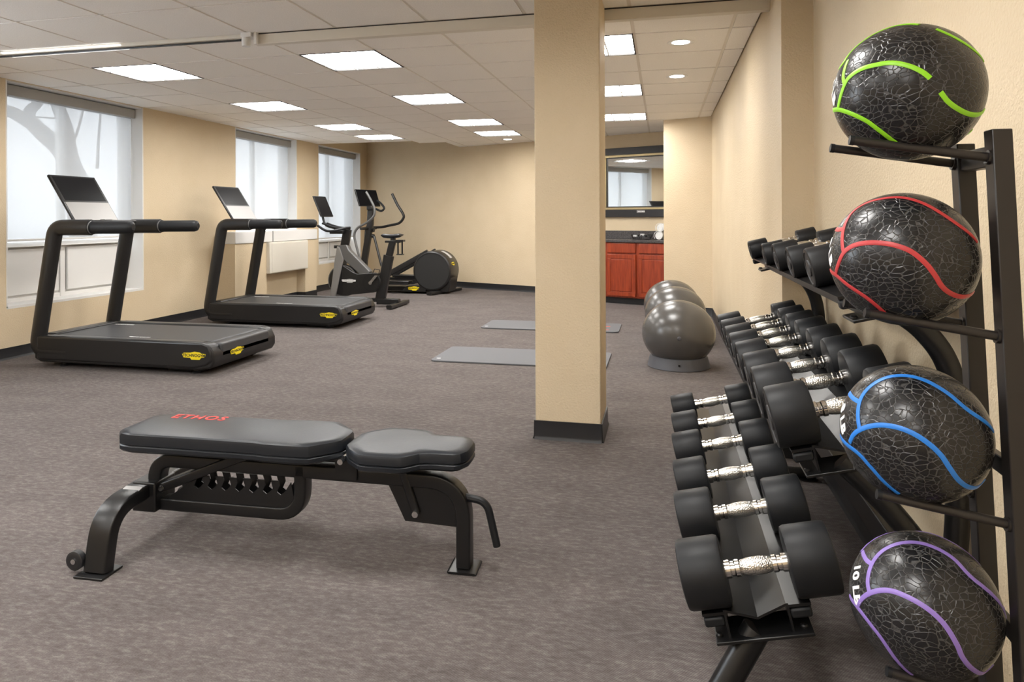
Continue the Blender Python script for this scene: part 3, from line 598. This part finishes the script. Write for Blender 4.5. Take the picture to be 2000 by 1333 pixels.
# ------------------------------------------------------------------ yoga mats
for (xa, xb, ya, yb, lab) in ((-1.90, -.44, 5.60, 6.25, 'dark grey exercise mat on the carpet just behind the column'), (-1.93, -.45, 7.38, 7.96, 'dark grey exercise mat lying farther back towards the elliptical trainer')):
    t = thing('exercise_mat', lab, 'mat', ((xa+xb)/2, (ya+yb)/2, 0), .0, 'grey exercise mats')
    w_, d_ = xb-xa, yb-ya
    MB().pxy(rrect(w_, d_, .05), .0015, .014).build('pad', 'mat_grey', t, .003)
    MB().pxy([(-w_/2+.05+.012*math.cos(2*math.pi*i/12)*1.6, -d_/2+.09+.012*math.sin(2*math.pi*i/12)) for i in range(12)], .0142, .0148).build('grommet', 'print_white', t)
    mm = MB()
    for k in range(2): mm.box(w_/2-.16, w_/2-.11, -d_/2+.10+k*.22, -d_/2+.13+k*.22, .0142, .0148)
    mm.build('printed_mark', 'print_red', t)

# ------------------------------------------------------------------ grey exercise balls on ring bases
for (x, y, lab) in ((.118, 5.87, 'glossy grey exercise ball nearest the dumbbell rack'), (.112, 7.02, 'glossy grey exercise ball in the middle of the three'), (.085, 7.72, 'glossy grey exercise ball nearest the cherry cabinet')):
    r_, rz_ = .288, .262
    t = thing('exercise_ball', lab, 'exercise ball', (x, y, .006), 0, 'grey exercise balls')
    MB().lathe([(r_*math.sin(math.pi*i/40), rz_-rz_*math.cos(math.pi*i/40)) for i in range(41)], (0, 0, 0), 'z', 64).build('ball', 'ball_grey', t, smooth=80)
    MB().lathe([(0, -.006), (.012, -.004), (.016, 0), (.012, .004), (0, .006)], (0, -r_*.999, rz_), 'y', 12).build('plug', 'ring_grey', t)
    q = thing('ball_base', lab.replace('glossy grey exercise ball', 'dark grey ring base under the exercise ball'), 'ball base', (x, y, 0), 0, 'ring bases for the balls')
    MB().lathe([(.235, 0), (.245, .004), (.224, .088), (.216, .092), (.2085, .086), (.207, .02), (.212, 0), (.235, 0)], (0, 0, 0), 'z', 48).build('ring', 'ring_grey', q)
    MB().lathe([(0, -.01), (.009, -.008), (.009, .002), (0, .002)], (0, -.235, .05), 'y', 12).build('plug', 'black_metal', q)

# ------------------------------------------------------------------ flat bench
be = thing('weight_bench', 'black padded flat weight bench with a curved steel frame', 'weight bench', (-.678, 2.328, 0), math.radians(2.3))
def bar(name, pts, w_, h_, r, mt='black_metal', fix=(0, 1, 0), par=None, seg=6): return MB().sweep(fillet(pts, r, seg) if r else [Vector(p) for p in pts], rrect(h_, w_, .008, 3), fix).build(name, mt, par or be)
def pad(name, half, zt, th):
    o = half+[(x, -y) for x, y in reversed(half)]; n = len(o); mb = MB()
    cx_ = sum(p[0] for p in o)/n
    def ring(k, z): 
        out = []
        for x, y in o:
            d = V(x-cx_, y); l = d.length; out.append((x-d.x/l*k, y-d.y/l*k, z))
        return out
    lv = [(.012, zt-th), (.0, zt-th+.008), (0, zt-th+.02), (.006, zt-th+.024), (0, zt-th+.028), (0, zt-.014), (.004, zt-.005), (.012, zt-.0005), (.04, zt+.002)]
    vs = []
    for k, z in lv: vs += ring(k, z)
    fs = [(i*n+j, i*n+(j+1) % n, (i+1)*n+(j+1) % n, (i+1)*n+j) for i in range(len(lv)-1) for j in range(n)]+[tuple(range(n-1, -1, -1)), tuple((len(lv)-1)*n+j for j in range(n))]
    mb.add(vs, fs); return mb.build(name, 'vinyl', be, smooth=28)
pad('back_pad', [(-1.262, .0), (-1.262, .09), (-1.235, .122), (-1.19, .135), (-.95, .136), (-.70, .138), (-.655, .146), (-.52, .146), (-.495, .14), (-.425, .075), (-.41, .05), (-.408, 0)], .436, .068)
pad('seat_pad', [(-.395, 0), (-.395, .06), (-.37, .10), (-.315, .150), (-.29, .156), (-.18, .156), (-.155, .148), (-.115, .108), (-.08, .100), (.0, .097), (.02, .085), (.038, .05), (.04, 0)], .424, .062)
text('lettering', 'ETHOS', .066, 'print_red', be, frame((-1.055, .088, .4385), (1, 0, 0), (0, 1, 0)), .0012, 1.15, 'red ETHOS lettering')
bar('main_beam', [(-1.17, 0, .15), (-1.17, 0, .308), (.012, 0, .298), (.012, 0, .012)], .06, .05, [.13, .13], seg=10)
bar('lower_beam', [(-1.19, 0, .145), (-.585, 0, .145), (-.585, 0, .32)], .06, .045, [.11], seg=8)
lad = [(-1.12, .165)]; 
for k in range(7):
    x = -1.02+k*.055; lad += [(x, .235), (x-.008, .262), (x+.022, .262), (x+.026, .245), (x+.016, .222), (x+.03, .212), (x+.045, .222)]
lad += [(-.62, .26), (-.60, .165)]
for s in (-1, 1): MB().pxz(lad, s*.022-.002, s*.022+.002).build('ladder_plate', 'black_metal', be)
bar('support_strut', [(-1.14, 0, .205), (-.80, 0, .345)], .075, .035, 0)
for s in (-1, 1):
    MB().lathe([(0, -.006), (.009, -.006), (.011, 0), (.009, .006), (0, .006)], (-1.125, s*.045, .212), 'y', 10).build('bolt', 'steel_bolt', be); MB().lathe([(0, -.006), (.011, -.006), (.013, 0), (.011, .006), (0, .006)], (-.153, s*.037, .188), 'y', 10).build('bolt', 'steel_bolt', be)
    MB().lathe([(0, -.006), (.009, -.006), (.011, 0), (.009, .006), (0, .006)], (-.40, s*.05, .375), 'y', 10).build('bolt', 'steel_bolt', be)
    MB().pxz([(-.262, .29), (-.195, .155), (-.012, .148), (-.012, .29)], s*.018-.002, s*.018+.002).build('gusset_plate', 'black_metal', be)
    MB().pxz([(-.445, .385), (-.365, .385), (-.365, .29), (-.445, .29)], s*.034-.004, s*.034+.004).build('hinge_bracket', 'black_metal', be)
bar('seat_support', [(-.375, 0, .352), (-.02, 0, .350)], .05, .028, 0); bar('back_support', [(-.92, 0, .354), (-.40, 0, .354)], .05, .028, 0); bar('seat_strut', [(-.205, 0, .335), (-.153, 0, .188)], .064, .03, 0)
MB().cyl((-.40, -.10, .372), (-.40, .10, .372), .010, 10).build('hinge_pin', 'steel_bolt', be)
bar('front_foot_plate', [(.012, -.05, .005), (.012, .05, .005)], .008, .10, 0, fix=(0, 0, 1))
hd = fillet([V(.012, 0, .245), V(.09, 0, .235), V(.125, 0, .085)], .07, 8); MB().tube(hd, .013, 10).build('carry_handle', 'rubber', be)
MB().sweep(fillet([V(-1.205, -.262, .008), V(-1.205, -.225, .195), V(-1.205, 0, .195), V(-1.205, .265, .195), V(-1.205, .30, .008)][0:2]+[V(-1.205, -.02, .205), V(-1.205, .245, .195), V(-1.205, .30, .008)], [.12, .2, .12], 8), rrect(.05, .085, .008, 3), (1, 0, 0)).build('cross_leg', 'black_metal', be)
for y in (-.262, .30): MB().box(-1.26, -1.15, y-.05, y+.05, 0, .008).build('foot_plate', 'black_metal', be, .002)
MB().box(-1.235, -1.14, -.06, .06, .125, .235).build('sleeve', 'black_metal', be, .006)
MB().obox((-1.2, -.118, .222), (.034, 0, 0), (0, .028, .008), (0, -.0003, .001)).build('rating_label', 'badge_grey', be, label='small pale rating label')
for y in (-.262, .30):
    s = -1 if y < 0 else 1
    wh = MB().lathe([(.008, -.012), (.024, -.014), (.032, -.010), (.032, .010), (.024, .014), (.008, .012)], (-1.278, y+s*.015, .045), 'y', 24); wh.build('wheel', 'rubber_base', be)
    MB().lathe([(0, -.018), (.009, -.016), (.009, .016), (0, .018)], (-1.278, y+s*.015, .045), 'y', 10).build('wheel_hub', 'steel_bolt', be); MB().box(-1.285, -1.225, y-.004, y+.004, .035, .06).build('wheel_axle', 'black_metal', be)

# ------------------------------------------------------------------ dumbbell rack and dumbbells
TILT = math.radians(13.6)
TIERS = {'lower': (.215, .252, 1.762, 3.60), 'middle': (.440, .618, 1.90, 3.69), 'upper': (.553, 1.005, 1.92, 3.69)}   # centre X, rail height there, Y range
rk = thing('dumbbell_rack', 'black steel three-tier dumbbell rack along the right wall', 'rack', (0, 0, 0))
ct_, st_ = math.cos(TILT), math.sin(TILT)
def tp(tier, a, y, b):          # point on a tilted tier: a across, b up off the tray
    xc, zc, _, _ = TIERS[tier]; return V(xc+a*ct_-b*st_, y, zc+a*st_+b*ct_)
for nm, (xc, zc, ya, yb) in TIERS.items():
    hw = .07
    cs = [(-hw, .030), (0, .006), (hw, .030), (hw, .024), (0, 0), (-hw, .024)]
    MB().add([tp(nm, a, y, b) for y in (ya, yb) for a, b in cs], [tuple(range(5, -1, -1)), tuple(range(6, 12))]+[(i, (i+1) % 6, 6+(i+1) % 6, 6+i) for i in range(6)]).build('tray', 'rail_grey' if 0 else 'black_metal', rk)
    for s in (-1, 1):
        cs = [(s*hw, .030), (s*(hw+.005), .030), (s*(hw+.005), .026), (s*(hw+.055), .026), (s*(hw+.055), .019), (s*(hw+.005), .019), (s*(hw+.005), -.036), (s*hw, -.036)]
        MB().add([tp(nm, a, y, b) for y in (ya, yb) for a, b in cs], [tuple(range(7, -1, -1)), tuple(range(8, 16))]+[(i, (i+1) % 8, 8+(i+1) % 8, 8+i) for i in range(8)]).build('side_rail', 'black_metal', rk)
        for y, e in ((ya, -1), (yb, 1)):
            MB().obox(tp(nm, s*(hw+.030), y-e*.012, .004), V(ct_, 0, st_)*.024, V(0, .014, 0), V(-st_, 0, ct_)*.012).build('bumper', 'rubber', rk, .006)
            MB().lathe([(0, 0), (.009, 0), (.009, .004), (.006, .007), (0, .007)], tuple(tp(nm, s*(hw+.028), y-e*.015, -.036)), 'z', 12).build('bolt', 'black_metal', rk)
    for y, e in ((ya, -1), (yb, 1)):
        MB().obox(tp(nm, .005, y-e*.04, -.040), V(ct_, 0, st_)*.112, V(0, .055, 0), V(-st_, 0, ct_)*.004).build('end_plate', 'black_metal', rk, .002)
for y in (1.76, 3.47):
    MB().tube([V(.105, y, .02), V(.215, y+.03, .215)], .033, 14).build('front_leg', 'black_metal', rk)
    MB().tube([V(.06, y, .028), V(.67, y, .028)], .025, 12).build('foot_bar', 'black_metal', rk)
    yu = y+.16 if y < 2 else y
    MB().tube(spline([V(.555, yu, .975), V(.618, yu, .925), V(.668, yu, .85), V(.690, yu, .74), V(.692, yu, .5), V(.685, yu, .25), V(.68, y+.02, .03)], 6), .027, 12).build('upright', 'black_metal', rk)
    MB().tube(spline([V(.43, yu, .59), V(.534, yu-.02, .49), V(.62, yu-.02, .37), V(.672, yu, .22)], 6), .027, 12).build('middle_strut', 'black_metal', rk)
    for x in (.09, .64): MB().lathe([(0, 0), (.042, 0), (.042, .006), (.016, .012), (.014, .04), (0, .04)], (x, y, 0), 'z', 20).build('levelling_foot', 'black_metal', rk)
MB().box(.640, .70, 1.80, 3.50, .19, .27).build('stretcher', 'black_metal', rk, .004)
# dumbbell: heads, knurled grip; local x along the handle
def dumbbell(tier, y, r, n, lab, gap=.146, hl=.105):
    t = thing('dumbbell', lab, 'dumbbell', tp(tier, 0, y, .0)+V(0, 0, r+.028), 0, 'black rubber dumbbells on the %s tier' % tier)
    t.rotation_euler = (0, -TILT, 0)
    for s in (-1, 1):
        a, b = s*gap/2, s*(gap/2+hl)
        c = r*.13
        pr = [(0, a), (r*.42, a), (r-c*1.2, a), (r-c*.3, a+s*c*.25), (r, a+s*c), (r*1.0, b-s*c), (r-c*.3, b-s*c*.25), (r-c*1.2, b), (r*.80, b)]
        h_ = MB().lathe(pr, (0, 0, 0), 'x', 36).build('head', 'rubber', t, smooth=40)
        MB().lathe([(r*.80, b), (r*.78, b-s*.003), (r*.42, b-s*.003), (r*.40, b+s*.001), (0, b+s*.002)], (0, 0, 0), 'x', 36).build('end_face', 'rubber_face', h_)
    g_ = gap/2
    MB().lathe([(.016, -g_-.004), (.021, -g_), (.021, -g_+.012), (.0175, -g_+.015), (.0175, -g_+.022), (.020, -g_+.025), (.020, -g_+.034)]+[(.0165, -g_+.037)], (0, 0, 0), 'x', 20).build('collar', 'chrome', t)
    MB().lathe([(.0165, g_-.037), (.020, g_-.034), (.020, g_-.025), (.0175, g_-.022), (.0175, g_-.015), (.021, g_-.012), (.021, g_), (.016, g_+.004)], (0, 0, 0), 'x', 20).build('collar', 'chrome', t)
    MB().lathe([(.0165, -g_+.037), (.018, -g_+.042), (.0205, -.014), (.0212, 0), (.0205, .014), (.018, g_-.042), (.0165, g_-.037)], (0, 0, 0), 'x', 20).build('grip', 'knurl', t)
    return t
CARD = ['first', 'second', 'third', 'fourth', 'fifth', 'sixth', 'seventh', 'eighth']
LOW = [(1.80, .081), (2.15, .075), (2.46, .070), (2.79, .067), (3.10, .063), (3.43, .060)]
MID = [(1.94, .079), (2.21, .077), (2.45, .074), (2.70, .071), (2.93, .069), (3.15, .066), (3.36, .064), (3.57, .062)]
TOPT = [(2.17, .058), (2.49, .053), (2.79, .053), (3.10, .047), (3.58, .044)]
for k, (y, r) in enumerate(LOW): dumbbell('lower', y, r, k, 'round black rubber dumbbell on the lowest rack tier, %s from the ball stand end' % CARD[k])
for k, (y, r) in enumerate(MID): dumbbell('middle', y, r, k, 'round black rubber dumbbell on the middle rack tier, %s from the ball stand end' % CARD[k])
for k, (y, r) in enumerate(reversed(TOPT)): dumbbell('upper', y, r, k, 'small round black dumbbell on the top rack tier, %s from the wall corner end' % CARD[k], .135, .085)

# ------------------------------------------------------------------ medicine ball stand
PXT = .532
def postx(z): return PXT+(1.34-z)*.044
YN, YF = 1.313, 1.455
ms = thing('medicine_ball_stand', 'dark steel medicine ball stand with two posts and paired arms', 'ball stand', (0, 0, 0))
for y, zt in ((YN, 1.345), (YF, 1.335)):
    MB().add([V(postx(z)+a, y+b, z) for z in (.03, zt) for a, b in ((-.013, -.016), (.017, -.016), (.017, .016), (-.013, .016))], [(3, 2, 1, 0), (4, 5, 6, 7)]+[(i, (i+1) % 4, 4+(i+1) % 4, 4+i) for i in range(4)]).build('post', 'brown_metal', ms, .002)
    MB().box(postx(0)-.38, postx(0)+.06, y-.02, y+.02, 0, .03).build('foot_bar', 'brown_metal', ms, .003)
MB().box(postx(1.3)-.008, postx(1.3)+.017, YN+.016, YF-.016, 1.285, 1.32).build('cross_piece', 'brown_metal', ms, .002)
for z in (.5, .78): MB().box(postx(z)-.002, postx(z)+.012, YN+.016, YF-.016, z-.015, z+.015).build('cross_piece', 'brown_metal', ms, .002)
def sphere_from(u, v, Y):       # centre on the ray of its outline's middle, at depth Y
    r = ray(u, v); return CAM+r*(Y/r.y)
BALLS = [('green', 1771, 182, .1185, '6 LB'), ('red', 1762, 506, .1165, '8 LB'), ('blue', 1785, 846, .1175, '8 LB'), ('purple', 1804, 1180, .1175, '10 LB')]
STR = {  # stripe centre lines as seen (pixels), later thrown onto the sphere
 'green': [[(1650, 165), (1658, 152), (1680, 136), (1710, 127), (1742, 123), (1775, 129), (1800, 140), (1817, 153)], [(1837, 180), (1850, 197), (1868, 211), (1890, 222), (1910, 224), (1928, 217)], [(1637, 214), (1641, 192), (1650, 165)], [(1650, 165), (1647, 150), (1650, 134), (1656, 118)], [(1622, 217), (1637, 214), (1660, 221), (1690, 235), (1715, 253), (1740, 272), (1772, 293)], [(1829, 57), (1850, 66), (1880, 82), (1905, 100), (1921, 118)], [(1655, 96), (1680, 77), (1710, 60), (1745, 51), (1795, 48)], [(1636, 132), (1648, 122), (1655, 96)]],
 'red': [[(1633, 533), (1638, 515), (1648, 494), (1665, 481), (1690, 475), (1720, 475), (1750, 480), (1780, 492), (1808, 515), (1826, 538), (1840, 560), (1858, 574), (1880, 580), (1903, 573)], [(1616, 530), (1633, 538), (1660, 560), (1690, 580), (1715, 600), (1742, 622)], [(1648, 494), (1645, 468), (1650, 440), (1665, 415), (1690, 398), (1725, 388), (1760, 386), (1800, 396), (1840, 418), (1875, 442), (1908, 472)], [(1648, 448), (1638, 449), (1628, 446)]],
 'blue': [[(1660, 865), (1667, 850), (1680, 840), (1700, 833), (1725, 831), (1755, 836), (1785, 848), (1815, 868), (1838, 890), (1855, 915), (1872, 938), (1892, 952), (1912, 950), (1928, 940)], [(1638, 853), (1650, 865), (1675, 885), (1700, 912), (1725, 940), (1755, 965)], [(1679, 838), (1676, 815), (1678, 790), (1688, 768), (1710, 748), (1740, 736), (1775, 735), (1810, 745), (1850, 768), (1895, 805), (1940, 842)], [(1677, 785), (1666, 778), (1659, 768)]],
 'purple': [[(1675, 1187), (1682, 1172), (1698, 1160), (1720, 1154), (1745, 1156), (1775, 1168), (1805, 1185), (1830, 1205), (1850, 1228), (1870, 1262), (1880, 1285), (1900, 1308), (1925, 1316), (1950, 1308)], [(1660, 1165), (1675, 1187), (1700, 1220), (1730, 1260), (1780, 1318)], [(1698, 1158), (1695, 1135), (1702, 1105), (1720, 1080), (1750, 1064), (1785, 1060), (1820, 1068), (1860, 1090), (1905, 1135), (1965, 1205)], [(1702, 1102), (1692, 1094), (1685, 1078)]]}
for col, u, v, R, txt in BALLS:
    c = sphere_from(u, v, (YN+YF)/2-.008)
    wname = {'green': 'on the top arms', 'red': 'on the second arms down', 'blue': 'on the third arms down', 'purple': 'on the lowest arms'}[col]
    t = thing('medicine_ball', 'black cracked-texture medicine ball with %s stripes %s of the stand' % (col, wname), 'medicine ball', c, 0, 'medicine balls on the stand')
    MB().lathe([(R*math.sin(math.pi*i/48), -R*math.cos(math.pi*i/48)) for i in range(49)], (0, 0, 0), 'z', 96).build('ball', 'cracked_rubber', t, smooth=80)
    axis = V(.25, 0, 1).normalized()
    for line in STR[col]:
        pts = []
        for (a, b) in line:
            d = ray(a, b).normalized(); oc = CAM-c; B = d.dot(oc); D_ = B*B-(oc.dot(oc)-R*R)
            p = (CAM+d*(-B+(-math.sqrt(D_) if D_ > 0 else 0)))-c; pts.append(p.normalized()*R)
        pts = [p.normalized()*R for p in spline(pts, 5)]
        for side in (0, 1):
            q = pts if side == 0 else [(Matrix.Rotation(math.pi, 3, axis) @ p) for p in pts]
            vsx = []; wd = .0040
            for i, p in enumerate(q):
                tg = (q[min(i+1, len(q)-1)]-q[max(i-1, 0)]).normalized(); nn = p.normalized(); sd_ = nn.cross(tg).normalized()
                for a_, h_ in ((-wd, -.001), (-wd, .0007), (-wd*.5, .0013), (wd*.5, .0013), (wd, .0007), (wd, -.001)): vsx.append((p+sd_*a_).normalized()*(R+h_))
            n = len(q); MB().add(vsx, [(i*6+j, i*6+(j+1) % 6, (i+1)*6+(j+1) % 6, (i+1)*6+j) for i in range(n-1) for j in range(6)]+[tuple(range(5, -1, -1)), tuple((n-1)*6+j for j in range(6))]).build('stripe', 'stripe_'+col, t)
    # white weight mark near the left outline
    uu, vv_ = {'green': (1627, 180), 'red': (1621, 492), 'blue': (1645, 818), 'purple': (1671, 1140)}[col]
    d = ray(uu, vv_).normalized(); oc = CAM-c; B = d.dot(oc); D_ = B*B-(oc.dot(oc)-R*R); p = (CAM+d*(-B-math.sqrt(max(D_, 0))))-c; nn = p.normalized()
    me = text_mesh(txt, .030, .0004, .0012); xd = V(0, 0, 1).cross(nn).normalized(); yd = nn.cross(xd); xd, yd = xd*.55-yd*.835, xd*.835+yd*.55
    for vx in me.vertices: q = nn*R+xd*vx.co.x+yd*vx.co.y; vx.co = q.normalized()*(R+.0008+vx.co.z)
    me.materials.clear(); me.materials.append(MATS['print_white']); o_ = bpy.data.objects.new('weight_mark', me); COL.objects.link(o_); o_.parent = t; o_['label'] = 'white weight lettering'
    za = c.z-math.sqrt((R+.0075)**2-((YF-YN)/2)**2)       # arm height under the ball centre
    for y in (YN, YF):
        x1_ = postx(za); dz = .165; al = .105 if col == 'green' else .074; tip = V(c.x-al, y, za+al*dz); root = V(x1_-.010, y, za-(x1_-.01-c.x)*dz)
        arm = MB().tube([root, tip], .0078, 12).build('arm', 'brown_metal', ms)
        dd = (tip-root).normalized(); MB().tube([tip-dd*.004, tip+dd*.003], .0085, 12).build('end_cap', 'rubber', arm); MB().tube([root, root+dd*.006], .012, 12).build('weld_collar', 'brown_metal', arm)
